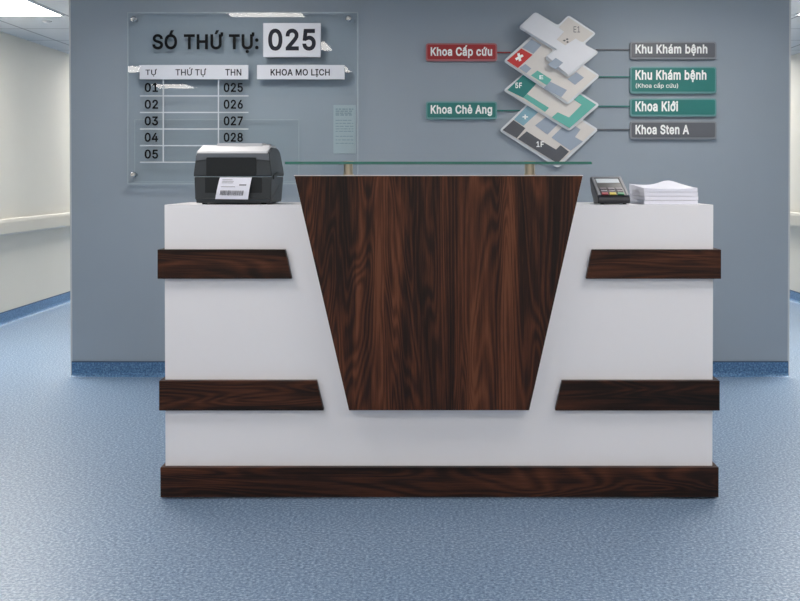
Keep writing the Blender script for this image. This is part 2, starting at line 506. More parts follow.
# outlines of a plain sans-serif alphabet: character, advance, contours (thousandths of the type size)
GLYPH_DATA = '''
( 273 89 207,92 264,101 324,114 384,132 441,153 494,177 539,236 539,212 485,191 428,174 370,161 313,154 258,151 207,154 161,160 115,172 67,188 16,209 -38,236 -96,177 -96,139 -21,111 55,95 131
) 273 37 -96,64 -37,86 18,102 69,113 116,120 162,122 207,119 258,112 313,99 370,82 428,62 485,37 539,97 539,121 494,142 441,159 384,173 323,181 264,184 207,178 130,161 53,134 -22,97 -96
+ 453 198 34,198 364,255 364,255 34|61 172,61 226,391 226,391 172
0 453 227 -7,174 1,130 24,95 62,69 113,53 178,48 254,53 330,69 395,95 447,130 484,174 508,227 516,279 508,323 484,358 447,384 395,400 330,405 254,400 178,384 113,359 62,323 24,279 1|227 50,261 56,290 74,313 103,330 144,340 194,344 254,340 314,330 365,313 405,290 435,261 453,227 460,192 453,163 435,140 405,123 365,113 314,109 254,113 194,123 144,140 103,163 74,192 56
1 453 76 0,76 55,391 55,391 0|276 509,276 0,212 0,212 448,209 448,86 358,86 427,198 509
2 453 64 0,64 47,234 229,282 282,299 305,311 327,318 348,320 371,317 397,308 419,293 436,273 449,250 457,224 460,196 457,172 447,153 433,139 413,130 390,127 362,66 362,71 405,86 442,111 473,143 496,182 511,225 516,268 511,306 497,337 474,361 445,376 411,381 372,378 345,371 318,357 290,336 259,267 180,153 60,153 57,389 57,389 0
3 453 218 -7,173 -3,133 10,98 30,70 57,52 91,44 132,109 132,115 107,126 87,144 71,165 59,191 52,219 50,248 53,275 61,297 74,315 93,325 116,329 145,326 172,316 196,299 217,275 234,242 244,201 248,157 248,157 299,288 448,288 452,70 452,70 509,372 509,372 461,211 278,211 289,264 288,308 276,344 253,371 222,387 186,393 145,387 103,370 66,344 36,309 12,266 -2
4 453 40 105,40 158,247 509,311 509,109 166,109 163,413 163,413 105|282 0,282 121,282 146,282 318,343 318,343 0
5 453 221 -7,178 -2,140 11,108 32,83 60,66 93,60 130,122 130,127 108,138 89,154 73,173 60,196 52,221 50,250 53,276 64,298 82,314 104,324 131,328 162,324 193,314 221,297 244,275 262,248 273,218 277,192 275,167 268,145 258,128 246,67 253,96 509,366 509,366 452,151 452,134 301,136 301,155 315,178 325,203 331,229 334,263 330,294 321,321 306,345 285,364 260,379 231,388 199,391 163,385 117,369 76,343 41,309 15,268 -1
6 453 226 -7,182 -1,142 15,109 40,84 74,69 115,64 162,68 199,80 239,102 285,137 340,252 509,322 509,151 261,145 261,154 275,165 288,179 299,196 307,214 312,235 314,278 309,316 295,346 271,370 240,384 201,389 157,384 112,368 73,343 39,310 14,271 -2|226 48,254 52,279 63,299 79,314 101,324 128,327 157,324 187,314 213,299 235,279 251,254 262,226 265,198 262,174 252,153 235,138 214,128 188,125 158,128 128,138 102,153 79,174 63,198 52
7 453 97 0,323 448,323 452,62 452,62 509,391 509,391 449,165 0
8 453 226 -7,178 -2,136 11,101 33,74 62,57 96,52 135,55 166,65 195,81 220,101 241,125 256,153 265,153 267,119 282,93 308,76 342,70 380,75 417,90 450,114 477,146 498,184 511,226 516,269 511,306 498,337 477,361 450,377 417,382 380,376 342,359 308,333 282,300 267,300 265,327 256,351 241,372 220,387 195,397 166,401 135,395 96,378 62,352 33,317 11,275 -2|226 49,258 52,285 60,307 74,323 91,333 113,337 139,333 165,322 189,305 208,283 223,256 232,226 235,196 232,169 223,147 208,130 189,119 165,115 139,119 113,129 91,145 74,167 60,195 52|226 290,252 292,274 300,293 313,307 330,316 351,319 376,316 399,308 420,294 437,275 449,252 457,226 460,200 457,177 449,159 437,145 420,136 399,133 376,136 351,145 330,159 313,178 300,201 292
9 453 226 516,271 510,310 494,343 468,368 434,384 393,389 347,385 309,373 270,350 224,315 168,200 0,130 0,301 248,307 248,299 234,287 221,273 210,257 202,238 196,218 195,175 199,137 214,106 237,83 269,68 307,64 352,69 397,85 436,110 469,143 494,182 510|226 460,199 457,174 446,154 429,138 407,129 381,125 352,129 322,138 295,154 274,174 257,199 247,226 243,254 247,279 257,299 273,314 295,324 321,327 350,324 381,314 407,299 429,279 446,254 457
: 188 95 -4,78 -1,63 9,53 24,50 41,53 59,63 73,78 83,95 87,113 83,128 73,138 59,141 41,138 24,128 9,113 -1|95 271,78 274,63 284,53 299,50 316,53 334,63 349,78 359,95 362,113 359,128 349,138 334,141 316,138 299,128 284,113 274
A 480 16 0,201 509,276 509,463 0,395 0,287 302,264 372,232 478,245 478,213 371,191 302,85 0|110 142,110 199,370 199,370 142
C 510 267 -7,205 1,150 25,104 63,70 115,48 179,40 254,48 329,70 393,104 445,150 484,205 508,267 516,305 513,340 504,373 490,402 471,427 447,448 418,463 385,473 348,408 348,401 373,389 395,375 413,357 428,337 440,315 449,292 454,267 456,223 450,184 432,150 403,125 364,109 314,103 254,109 194,125 145,151 105,184 76,223 59,267 53,292 55,315 60,337 69,357 81,375 96,389 114,401 136,408 160,473 160,463 124,448 91,428 62,402 38,373 19,341 5,305 -4
E 419 60 0,60 509,372 509,372 452,125 452,125 286,355 286,355 229,125 229,125 57,375 57,375 0
F 410 60 0,60 509,369 509,369 452,125 452,125 278,346 278,346 221,125 221,125 0
H 517 60 0,60 509,125 509,125 289,392 289,392 509,457 509,457 0,392 0,392 232,125 232,125 0
K 467 104 145,104 216,139 261,174 303,212 344,364 509,448 509,231 276,228 276|60 0,60 509,125 509,125 334,124 225,125 193,125 0|372 0,188 259,228 309,449 0
L 393 60 0,60 509,125 509,125 57,361 57,361 0
M 628 60 0,60 509,152 509,277 187,287 159,299 123,311 84,322 49,307 49,318 83,330 121,342 158,352 187,476 509,568 509,568 0,504 0,504 291,504 327,505 369,506 413,507 457,513 457,498 409,482 363,467 322,456 291,342 0,286 0,170 291,159 321,145 361,129 408,112 457,119 457,120 416,121 372,122 328,122 291,122 0
N 523 60 0,60 509,136 509,343 183,363 151,388 107,414 55,405 54,401 108,399 157,399 195,399 509,463 509,463 0,387 0,202 290,177 331,148 381,108 452,119 454,122 384,124 328,125 291,125 0
O 533 267 -7,205 1,150 25,105 63,70 115,48 179,40 254,48 329,70 393,105 445,150 484,205 508,267 516,329 508,384 484,429 445,464 393,486 329,493 254,486 179,464 115,429 63,384 25,329 1|267 53,310 59,349 76,383 105,408 144,425 194,430 254,425 314,408 365,383 404,349 433,310 450,267 456,223 450,184 433,151 404,125 364,109 314,103 254,109 194,125 144,151 105,184 76,223 59
S 447 224 -9,172 -4,128 9,91 31,64 60,46 96,38 137,104 137,110 110,123 88,142 71,166 59,194 52,224 49,257 52,286 60,311 74,329 92,341 114,346 139,342 161,332 179,316 193,296 205,245 222,184 239,128 260,86 289,60 326,52 372,58 413,75 448,102 476,138 498,180 511,227 516,275 511,316 498,351 476,377 449,394 415,401 378,337 378,326 412,302 437,267 453,225 459,194 456,167 448,145 435,129 418,118 398,115 376,119 352,131 334,148 319,169 308,212 293,264 279,312 264,336 252,359 238,379 220,395 198,405 171,408 139,403 99,386 64,360 34,323 11,278 -4
T 449 32 452,32 509,417 509,417 452,257 452,257 0,193 0,193 452
a 389 160 -9,126 -5,94 5,68 22,48 45,35 73,30 108,34 138,43 161,58 179,78 193,100 203,125 211,178 220,234 227,252 230,265 235,273 243,276 255,276 257,273 279,267 297,256 311,240 322,220 329,196 331,171 329,149 322,132 313,118 301,107 288,100 274,41 291,57 322,79 346,104 364,133 375,163 382,194 384,239 379,263 372,286 360,306 343,322 320,333 290,337 251,337 0,277 0,277 52,272 52,252 25,236 12,215 1,190 -6|170 45,202 49,228 59,248 74,263 93,272 115,276 138,276 190,259 182,231 176,200 171,175 168,134 159,117 150,103 139,95 124,92 105,94 87,102 72,114 61,130 52,149 47
b 424 229 -8,198 -5,172 4,153 17,138 31,118 59,112 59,112 0,53 0,53 509,114 509,114 319,118 319,137 346,152 360,171 373,197 381,229 384,274 378,313 361,345 332,370 293,385 245,390 189,385 133,370 84,346 45,313 16,274 -2|220 47,253 51,279 66,301 88,316 117,325 151,328 189,325 227,316 261,301 290,280 311,253 325,220 330,188 325,161 312,140 291,125 263,116 229,113 189,116 150,125 115,140 86,162 65,188 51
c 396 207 -8,159 -2,117 16,82 46,56 85,40 133,34 187,40 243,56 291,82 330,117 360,159 378,207 384,234 383,260 377,284 368,305 356,324 341,340 322,353 301,362 277,303 262,290 289,270 311,242 325,207 330,173 325,145 310,124 287,108 258,99 224,96 187,99 151,108 117,124 89,145 66,173 51,207 46,243 52,271 66,292 89,304 117,363 102,354 78,341 56,325 37,306 21,285 9,261 -1,235 -6
e 404 212 -8,161 -2,117 16,82 46,56 85,40 132,34 187,39 242,55 290,81 329,115 359,157 378,205 384,236 382,266 374,294 361,319 341,341 315,357 282,368 242,371 194,371 169,75 169,75 221,338 221,310 202,307 237,298 269,283 294,263 314,237 326,205 330,173 326,146 313,125 294,109 270,99 241,96 211,96 178,100 139,110 106,128 80,151 61,179 50,212 46,234 48,254 53,271 61,285 73,297 88,306 105,365 91,353 63,335 39,311 19,283 4,249 -5
g 425 207 -151,168 -148,134 -140,105 -127,82 -110,64 -91,51 -69,101 -41,122 -66,136 -78,154 -88,178 -95,207 -97,249 -92,282 -75,304 -47,311 -6,311 68,306 68,287 41,272 28,252 16,227 8,195 5,152 10,113 27,80 53,55 90,39 136,34 191,39 246,55 293,80 332,112 361,152 378,196 384,228 382,253 373,273 360,288 346,308 319,313 319,313 379,372 379,372 -9,367 -54,350 -90,324 -117,291 -136,251 -147|205 59,237 63,264 75,285 95,300 121,309 154,312 193,309 231,300 264,285 291,264 312,237 325,205 330,172 325,145 312,124 290,109 262,99 229,96 193,99 155,109 123,124 96,145 76,172 63
h 410 114 227,114 0,53 0,53 509,114 509,114 287,102 287,124 332,152 362,187 379,227 384,264 380,295 369,321 349,341 321,353 285,357 240,357 0,296 0,296 235,290 275,273 304,246 323,210 329,184 326,161 317,141 303,126 283,117 257
i 167 53 0,53 379,114 379,114 0|84 443,67 446,54 455,44 468,41 483,44 499,54 512,67 521,84 524,100 521,114 512,123 499,126 483,123 468,114 455,100 446
m 610 53 0,53 379,112 379,112 295,108 295,118 323,132 346,151 363,172 376,195 384,219 386,257 380,287 361,309 331,321 295,312 295,322 321,337 343,357 361,381 375,407 383,437 386,468 383,497 372,522 354,541 328,553 296,557 255,557 0,496 0,496 254,490 289,473 313,447 326,419 330,395 328,374 320,358 307,345 290,338 270,335 247,335 0,274 0,274 260,269 288,253 311,229 326,199 330,178 328,158 320,140 307,126 289,117 266,114 238,114 0
n 410 114 227,114 0,53 0,53 379,112 379,112 287,102 287,124 332,152 362,187 379,227 384,264 380,295 369,321 349,341 321,353 285,357 240,357 0,296 0,296 235,290 275,273 304,246 323,210 329,184 326,161 317,141 303,126 283,117 257
o 415 207 -8,159 -2,117 16,82 46,56 85,40 133,34 187,40 243,56 291,82 330,117 360,159 378,207 384,256 378,299 360,333 330,359 291,376 243,381 187,376 133,359 85,333 46,299 16,256 -2|207 46,242 51,270 66,292 89,307 117,316 151,319 187,316 224,307 258,292 287,270 310,242 325,207 330,173 325,145 310,124 287,108 258,99 224,96 187,99 151,108 117,124 89,145 66,173 51
p 424 53 -143,53 379,112 379,112 319,118 319,137 346,152 360,171 373,197 381,229 384,274 378,313 361,345 332,370 293,385 245,390 189,385 133,370 84,346 45,313 16,274 -2,229 -8,198 -5,173 4,153 17,138 31,118 59,114 59,114 -143|220 47,253 51,279 66,301 88,316 117,325 151,328 189,325 227,316 261,301 290,280 311,253 325,220 330,188 325,161 312,140 291,125 263,116 229,113 189,116 150,125 115,140 86,162 65,188 51
t 227 204 379,204 327,6 327,6 379|65 471,126 471,126 98,128 76,136 61,150 53,170 50,185 51,202 54,213 2,192 -3,168 -4,125 2,92 21,72 52,65 93
u 410 182 -5,146 -1,115 11,89 31,69 59,57 95,53 139,53 379,114 379,114 144,119 105,137 75,164 56,200 50,226 53,249 62,268 77,283 97,293 122,296 153,296 379,357 379,357 0,298 0,298 92,307 92,286 47,257 17,222 0
Ó 533 267 -7,205 1,150 25,105 63,70 115,48 179,40 254,48 329,70 393,105 445,150 484,205 508,267 516,329 508,384 484,429 445,464 393,486 329,493 254,486 179,464 115,429 63,384 25,329 1|267 53,310 59,349 76,383 105,408 144,425 194,430 254,425 314,408 365,383 404,349 433,310 450,267 456,223 450,184 433,151 404,125 364,109 314,103 254,109 194,125 144,151 105,184 76,223 59|240 558,288 659,356 659,290 558
á 389 160 -9,126 -5,94 5,68 22,48 45,35 73,30 108,34 138,43 161,58 179,78 193,100 203,125 211,178 220,234 227,252 230,265 235,273 243,276 255,276 257,273 279,267 297,256 311,240 322,220 329,196 331,171 329,149 322,132 313,118 301,107 288,100 274,41 291,57 322,79 346,104 364,133 375,163 382,194 384,239 379,263 372,286 360,306 343,322 320,333 290,337 251,337 0,277 0,277 52,272 52,252 25,236 12,215 1,190 -6|170 45,202 49,228 59,248 74,263 93,272 115,276 138,276 190,259 182,231 176,200 171,175 168,134 159,117 150,103 139,95 124,92 105,94 87,102 72,114 61,130 52,149 47|162 429,210 529,278 529,212 429
ấ 389 160 -9,126 -5,94 5,68 22,48 45,35 73,30 108,34 138,43 161,58 179,78 193,100 203,125 211,178 220,234 227,252 230,265 235,273 243,276 255,276 257,273 279,267 297,256 311,240 322,220 329,196 331,171 329,149 322,132 313,118 301,107 288,100 274,41 291,57 322,79 346,104 364,133 375,163 382,194 384,239 379,263 372,286 360,306 343,322 320,333 290,337 251,337 0,277 0,277 52,272 52,252 25,236 12,215 1,190 -6|170 45,202 49,228 59,248 74,263 93,272 115,276 138,276 190,259 182,231 176,200 171,175 168,134 159,117 150,103 139,95 124,92 105,94 87,102 72,114 61,130 52,149 47|142 426,82 426,82 428,162 520,220 520,301 428,301 426,240 426,191 485|237 547,285 641,353 641,287 547
ẻ 404 212 -8,161 -2,117 16,82 46,56 85,40 132,34 187,39 242,55 290,81 329,115 359,157 378,205 384,236 382,266 374,294 361,319 341,341 315,357 282,368 242,371 194,371 169,75 169,75 221,338 221,310 202,307 237,298 269,283 294,263 314,237 326,205 330,173 326,146 313,125 294,109 270,99 241,96 211,96 178,100 139,110 106,128 80,151 61,179 50,212 46,234 48,254 53,271 61,285 73,297 88,306 105,365 91,353 63,335 39,311 19,283 4,249 -5|224 429,178 429,202 476,204 486,195 489,147 489,147 529,195 529,214 528,229 524,241 517,249 509,253 498,253 486,250 473,242 459
ệ 404 212 -8,161 -2,117 16,82 46,56 85,40 132,34 187,39 242,55 290,81 329,115 359,157 378,205 384,236 382,266 374,294 361,319 341,341 315,357 282,368 242,371 194,371 169,75 169,75 221,338 221,310 202,307 237,298 269,283 294,263 314,237 326,205 330,173 326,146 313,125 294,109 270,99 241,96 211,96 178,100 139,110 106,128 80,151 61,179 50,212 46,234 48,254 53,271 61,285 73,297 88,306 105,365 91,353 63,335 39,311 19,283 4,249 -5|155 435,95 435,95 438,175 529,233 529,313 438,313 435,252 435,204 495|205 -144,189 -141,175 -133,166 -120,163 -104,166 -88,175 -75,189 -66,205 -64,221 -66,235 -75,244 -88,248 -104,244 -120,235 -133,221 -141
Ị 300 31 0,31 57,118 57,118 452,31 452,31 509,269 509,269 452,183 452,183 57,269 57,269 0|151 -144,135 -141,121 -133,112 -120,109 -104,112 -88,121 -75,135 -66,151 -64,168 -66,181 -75,191 -88,194 -104,191 -120,181 -133,168 -141
Ỏ 533 267 -7,205 1,150 25,105 63,70 115,48 179,40 254,48 329,70 393,105 445,150 484,205 508,267 516,329 508,384 484,429 445,464 393,486 329,493 254,486 179,464 115,429 63,384 25,329 1|267 53,310 59,349 76,383 105,408 144,425 194,430 254,425 314,408 365,383 404,349 433,310 450,267 456,223 450,184 433,151 404,125 364,109 314,103 254,109 194,125 144,151 105,184 76,223 59|287 558,241 558,265 605,267 615,258 619,210 619,210 659,258 659,277 657,292 653,304 647,312 638,316 627,316 615,313 602,306 588
ỏ 415 207 -8,159 -2,117 16,82 46,56 85,40 133,34 187,40 243,56 291,82 330,117 360,159 378,207 384,256 378,299 360,333 330,359 291,376 243,381 187,376 133,359 85,333 46,299 16,256 -2|207 46,242 51,270 66,292 89,307 117,316 151,319 187,316 224,307 258,292 287,270 310,242 325,207 330,173 325,145 310,124 287,108 258,99 224,96 187,99 151,108 117,124 89,145 66,173 51|228 429,182 429,206 476,207 486,198 489,151 489,151 529,198 529,217 528,233 524,244 517,252 509,257 498,257 486,253 473,246 459
ớ 413 207 344,207 384,236 384,263 382,291 380,322 380,331 383,334 391,334 464,391 464,391 396,387 373,376 357,358 347,333 344,270 344|207 -8,159 -2,117 16,82 46,56 85,40 133,34 187,40 243,56 291,82 330,117 360,159 378,207 384,256 378,299 360,333 330,359 291,376 243,381 187,376 133,359 85,333 46,299 16,256 -2|207 46,242 51,270 66,292 89,307 117,316 151,319 187,316 224,307 258,292 287,270 310,242 325,207 330,173 325,145 310,124 287,108 258,99 224,96 187,99 151,108 117,124 89,145 66,173 51|181 429,228 529,297 529,231 429
Ứ 515 394 460,394 509,455 509,460 510,461 515,461 581,519 581,519 518,516 492,505 474,487 463,461 460|259 -8,203 -2,154 15,114 43,85 80,66 124,60 173,60 509,124 509,124 178,128 144,141 113,160 87,187 68,220 56,259 52,298 56,331 68,357 87,377 113,389 144,393 178,393 509,457 509,457 173,451 124,433 80,403 43,363 15,315 -2|232 558,280 659,348 659,282 558
ứ 432 322 338,322 379,351 379,360 382,363 391,363 464,417 464,417 396,414 371,403 353,385 342,359 338|182 -5,146 -1,115 11,89 31,69 59,57 95,53 139,53 379,114 379,114 144,119 105,137 75,164 56,200 50,226 53,249 62,268 77,283 97,293 122,296 153,296 379,357 379,357 0,298 0,298 92,307 92,286 47,257 17,222 0|178 429,226 529,294 529,228 429
Ự 515 394 460,394 509,455 509,460 510,461 515,461 581,519 581,519 518,516 492,505 474,487 463,461 460|259 -8,203 -2,154 15,114 43,85 80,66 124,60 173,60 509,124 509,124 178,128 144,141 113,160 87,187 68,220 56,259 52,298 56,331 68,357 87,377 113,389 144,393 178,393 509,457 509,457 173,451 124,433 80,403 43,363 15,315 -2|260 -144,244 -141,230 -133,221 -120,217 -104,221 -88,230 -75,244 -66,260 -64,276 -66,290 -75,299 -88,302 -104,299 -120,290 -133,276 -141
_ 188
'''
GLYPHS = {}
for _l in GLYPH_DATA.strip().split('\n'):
    _c, _a, _q = (_l.split(' ', 2) + [''])[:3]
    GLYPHS[' ' if _c == '_' else _c] = (int(_a), [[tuple(map(int, p.split())) for p in c.split(',')] for c in _q.split('|') if c])


def inside(p, poly):
    c = False
    for n in range(len(poly)):
        (x1, y1), (x2, y2) = poly[n - 1], poly[n]
        if (y1 > p[1]) != (y2 > p[1]) and p[0] < (x2 - x1) * (p[1] - y1) / (y2 - y1) + x1:
            c = not c
    return c


def text_bm(bm, body, x0, y0, x1, y1, Y, th=0.001, bold=0.02, mi=0, xy=None, keep_h=False):
    """lettering fitted to a photo rectangle on the plane Y, facing the camera"""
    rings_, layers, pen = [], [], 0.0
    for ch in body:
        adv, conts = GLYPHS[ch]
        area = [sum(q[n - 1][0] * q[n][1] - q[n][0] * q[n - 1][1] for n in range(len(q))) for q in conts]
        big = max(area, key=abs) if area else 0
        outers = [q for q, a in zip(conts, area) if a * big > 0]
        groups = [[q] for q in outers]
        for q, a in zip(conts, area):
            if a * big < 0:      # a counter: belongs to the contour around it
                best = min((g for g in groups if inside(q[0], g[0])), key=lambda g: len(g), default=groups[0])
                best.append(q)
        for n, g in enumerate(groups):
            while len(layers) <= n:
                layers.append([])
            for q in g:
                layers[n].append([(pen + gx / 1000, gy / 1000) for gx, gy in q])
                rings_.append(layers[n][-1])
        pen += adv / 1000 + bold * 1.2
    tmp = bmesh.new()
    for lay in layers:
        cu = bpy.data.curves.new('lettering', 'CURVE')
        cu.dimensions = '2D'
        cu.fill_mode = 'BOTH'
        for q in lay:
            sp = cu.splines.new('POLY')
            sp.points.add(len(q) - 1)
            for p_, (gx, gy) in zip(sp.points, q):
                p_.co = (gx, gy, 0, 1)
            sp.use_cyclic_u = True
        to = bpy.data.objects.new('lettering_tmp', cu)
        COL.objects.link(to)
        dg = bpy.context.evaluated_depsgraph_get()
        dg.update()
        me = bpy.data.meshes.new_from_object(to.evaluated_get(dg))
        bpy.data.objects.remove(to)
        bpy.data.curves.remove(cu)
        tmp.from_mesh(me)
        bpy.data.meshes.remove(me)
    xs = [v.co.x for v in tmp.verts]
    ys = [v.co.y for v in tmp.verts]
    ax, bx_, ay, by = min(xs), max(xs), min(ys), max(ys)
    X0, Z1 = at(x0, y0, Y)
    X1, Z0 = at(x1, y1, Y)
    # heavier strokes: a band of the stroke weight along every contour
    for q in (rings_ if bold > 0 else []):
        o_, i_ = grow(q, bold), grow(q, -bold)
        A = [tmp.verts.new((x, y, 1)) for x, y in o_]
        B = [tmp.verts.new((x, y, 1)) for x, y in i_]
        for n_ in range(len(q)):
            m_ = (n_ + 1) % len(q)
            tmp.faces.new((A[n_], A[m_], B[m_], B[n_]))
    for v in tmp.verts:
        fx = (v.co.x - ax) / (bx_ - ax)
        fz = (v.co.y - ay) / (by - ay)
        v.co = (X0 + fx * (X1 - X0), Y + 0.4 * th * v.co.z, Z0 + fz * (Z1 - Z0))
    # give the lettering its thickness
    r = bmesh.ops.extrude_face_region(tmp, geom=tmp.faces[:])
    for g in r['geom']:
        if isinstance(g, bmesh.types.BMVert):
            g.co.y -= th
    m2 = bpy.data.meshes.new('t')
    tmp.to_mesh(m2)
    tmp.free()
    bm.from_mesh(m2)
    bpy.data.meshes.remove(m2)


def text(name, body, x0, y0, x1, y1, Y, m, parent, **k):
    bm = bmesh.new()
    text_bm(bm, body, x0, y0, x1, y1, Y, **k)
    return put(name, bm, m, parent, recalc=False)


# ------------------------------------------------------------------ the room
bm = bmesh.new(); box(bm, -4.5, 4.5, -2.6, 15.1, -0.06, 0.0)
struct('floor', bm, M['floor'])
bm = bmesh.new(); box(bm, -4.5, 4.5, -2.6, 15.1, CEIL, CEIL + 0.06)
struct('ceiling', bm, M['ceil'])

XL = at(0, 325.3, CAM_H / -ray(0, 325.3)[1])[0]
XR = at(794, 301.2, CAM_H / -ray(794, 301.2)[1])[0]
WL, WR = atX(72.4, YW, 360), atX(787.6, YW, 360)
bm = bmesh.new(); box(bm, WL, WR, YW, YW + 0.16, 0, CEIL)
struct('wall_back', bm, M['grey_wall'])
bm = bmesh.new(); box(bm, XL - 0.12, XL, 5.2, 15.0, 0, CEIL)
struct('wall_left', bm, M['cream'])
bm = bmesh.new(); box(bm, XR, XR + 0.12, 5.2, 15.0, 0, CEIL)
struct('wall_right', bm, M['cream'])
bm = bmesh.new(); box(bm, -4.5, 4.5, 15.0, 15.12, 0, CEIL)
struct('wall_far', bm, M['cream'])
for nm, s, xe in (('wall_hall_left', -1, XL - 0.12), ('wall_hall_right', 1, XR + 0.12)):
    bm = bmesh.new()
    a, b = sorted((s * 4.38, s * 4.5))
    box(bm, a, b, -2.6, 5.2, 0, CEIL)
    a, b = sorted((xe, s * 4.5))
    box(bm, a, b, 5.2, 5.32, 0, CEIL)
    struct(nm, bm, M['cream'])


# skirting: a coved vinyl strip with a darker lip
def cove(bm, x0, y0, x1, y1, nx, ny, h, t=0.012):
    prof = [(0.0, 0.0), (0.030, 0.0), (0.020, 0.006), (t, 0.022), (t, h - 0.006), (t, h), (0.0, h)]
    A = [bm.verts.new((x0 + nx * d, y0 + ny * d, z)) for d, z in prof]
    B = [bm.verts.new((x1 + nx * d, y1 + ny * d, z)) for d, z in prof]
    bm.faces.new(A); bm.faces.new(B[::-1])
    n = len(prof)
    for i in range(n):
        f = bm.faces.new((A[i], B[i], B[(i + 1) % n], A[(i + 1) % n]))
        f.material_index = 1 if i in (4, 5) else 0


hb = atZ(361.0, YW)
bm = bmesh.new(); cove(bm, WL, YW, WR, YW, 0, -1, hb)
struct('baseboard_back', bm, [M['base'], M['base_lip']])
bm = bmesh.new(); cove(bm, XL, 5.2, XL, 15.0, 1, 0, 0.097)
struct('baseboard_left', bm, [M['base'], M['base_lip']])
bm = bmesh.new(); cove(bm, XR, 5.2, XR, 15.0, -1, 0, 0.097)
struct('baseboard_right', bm, [M['base'], M['base_lip']])
# pale guards capping both ends of the grey wall
bm = bmesh.new(); box(bm, WL - 0.012, WL, YW + 0.004, YW + 0.165, 0, CEIL)
struct('trim_1', bm, M['cap'], 0.003)
bm = bmesh.new(); box(bm, WR, WR + 0.012, YW + 0.004, YW + 0.165, 0, CEIL)
struct('trim_2', bm, M['cap'], 0.003)

# wall handrails of the two corridors
for s, xw, lab in ((1, XL, 'long cream bumper handrail on the cream wall of the left corridor'),
                   (-1, XR, 'cream bumper handrail on the cream wall at the right edge')):
    t = thing('handrail', (xw, 10.0, 0.70), lab, 'handrail')
    bm = bmesh.new()
    prof = [(0.022, 0.705), (0.055, 0.70), (0.062, 0.715), (0.062, 0.80), (0.055, 0.822), (0.04, 0.83), (0.022, 0.826)]
    prism(bm, [(xw + s * d, z) for d, z in prof], 'y', 5.4, 14.9)
    put('rail', bm, M['rail'], t)
    bm = bmesh.new()
    box(bm, min(xw, xw + s * 0.022), max(xw, xw + s * 0.022), 5.42, 14.88, 0.715, 0.815)
    put('backing_channel', bm, M['rail_dark'], t)


# ceiling lamps (recessed panels)
def ceiling_light(x0, x1, y0, y1, label, group=None, m='lamp'):
    cx, cy = (x0 + x1) / 2, (y0 + y1) / 2
    t = thing('ceiling_light', (cx, cy, CEIL), label, 'ceiling light', group)
    bm = bmesh.new()
    w = 0.014
    for a, b, c, d in ((x0 - w, x1 + w, y0 - w, y0), (x0 - w, x1 + w, y1, y1 + w), (x0 - w, x0, y0, y1), (x1, x1 + w, y0, y1)):
        box(bm, a, b, c, d, CEIL - 0.006, CEIL)
    put('lamp_frame', bm, M['lamp_frame'], t)
    bm = bmesh.new()
    box(bm, x0, x1, y0, y1, CEIL - 0.004, CEIL)
    put('diffuser', bm, M[m], t)
    return t


ceiling_light(-3.17, -2.63, 5.82, 7.06, 'bright white ceiling panel light over the left corridor, top left corner', m='lamp_corridor')
ceiling_light(2.50, 3.07, 5.82, 7.02, 'bright white ceiling light cut off by the top right edge of the view', m='lamp_corridor')
FAR = 'added white ceiling panel light brightening a corridor, unseen behind the grey wall'
for y in (9.9, 12.9):  # unseen lamps added to brighten the two corridors
    ceiling_light(-3.17, -2.60, y, y + 1.2, FAR, 'added unseen corridor lights', 'lamp_corridor')
    ceiling_light(2.50, 3.07, y, y + 1.2, FAR, 'added unseen corridor lights', 'lamp_corridor')
HALL = 'unseen square white ceiling panel light over the hall in front of the grey wall'
HG = 'hall ceiling lights above the view'
for y in (4.45, 2.56, 0.67):
    ceiling_light(-1.45, -0.94, y, y + 0.6, HALL, HG)
    ceiling_light(1.00, 1.51, y, y + 0.6, HALL, HG)  # unseen row added to balance the left one and soften shadows
for y in (-1.22, -2.3):  # unseen lamps added for frontal light, placed where the board won't mirror them
    ceiling_light(-0.30, 0.30, y, y + 0.6, HALL, HG)
for y in (0.67,):
    ceiling_light(-3.56, -3.00, y, y + 0.6, HALL, HG)
    ceiling_light(3.06, 3.62, y, y + 0.6, HALL, HG)  # unseen lamp added on the right to balance the light
ceiling_light(-3.54, -3.08, -1.35, -0.75, HALL, HG)
ceiling_light(3.06, 3.66, -1.35, -0.75, HALL, HG)  # also an added, unseen counterpart of the left lamp

# small round detector on the corridor ceiling
dY = (CEIL - CAM_H) / ray(47, 21)[1]
dx = atX(47, dY, 21)
bm = bmesh.new()
cyl(bm, (dx, dY), 0.034, 'z', CEIL - 0.006, CEIL, 24)
cyl(bm, (dx, dY), 0.018, 'z', CEIL - 0.016, CEIL - 0.006, 24, r2=0.030)
o = put('ceiling_detector', bm, M['lamp_frame'])
recenter(o, (dx, dY, CEIL))
single(o, 'small round white detector on the left corridor ceiling beyond the panel light', 'detector')

# ------------------------------------------------------------------ reception counter
BX0, BX1 = atX(165.0, YB, 330), atX(712.8, YB, 330)
ZT = atZ(204.8, YB)
xc = (BX0 + BX1) / 2
desk = thing('reception_counter', (xc, YB, 0),
             'white reception counter with dark walnut trapezoid front panel, ledges and plinth', 'reception counter')
TOPD = 0.37
bm = bmesh.new()
tk = 0.018
ZP = atZ(462, YB)
box(bm, BX0, BX1, YB, YB + tk, 0.03, ZT - tk)                       # front board
box(bm, BX0, BX0 + tk, YB + tk, YB + 0.62, 0.03, ZT - tk)           # side boards
box(bm, BX1 - tk, BX1, YB + tk, YB + 0.62, 0.03, ZT - tk)
box(bm, BX0, BX1, YB, YB + TOPD, ZT - tk, ZT)                        # upper shelf
put('body', bm, M['white'], desk)
bm = bmesh.new()
box(bm, BX0 + tk, BX1 - tk, YB + tk, YB + 0.66, 0.72, 0.745)
put('worktop', bm, M['white'], desk, 0.002)


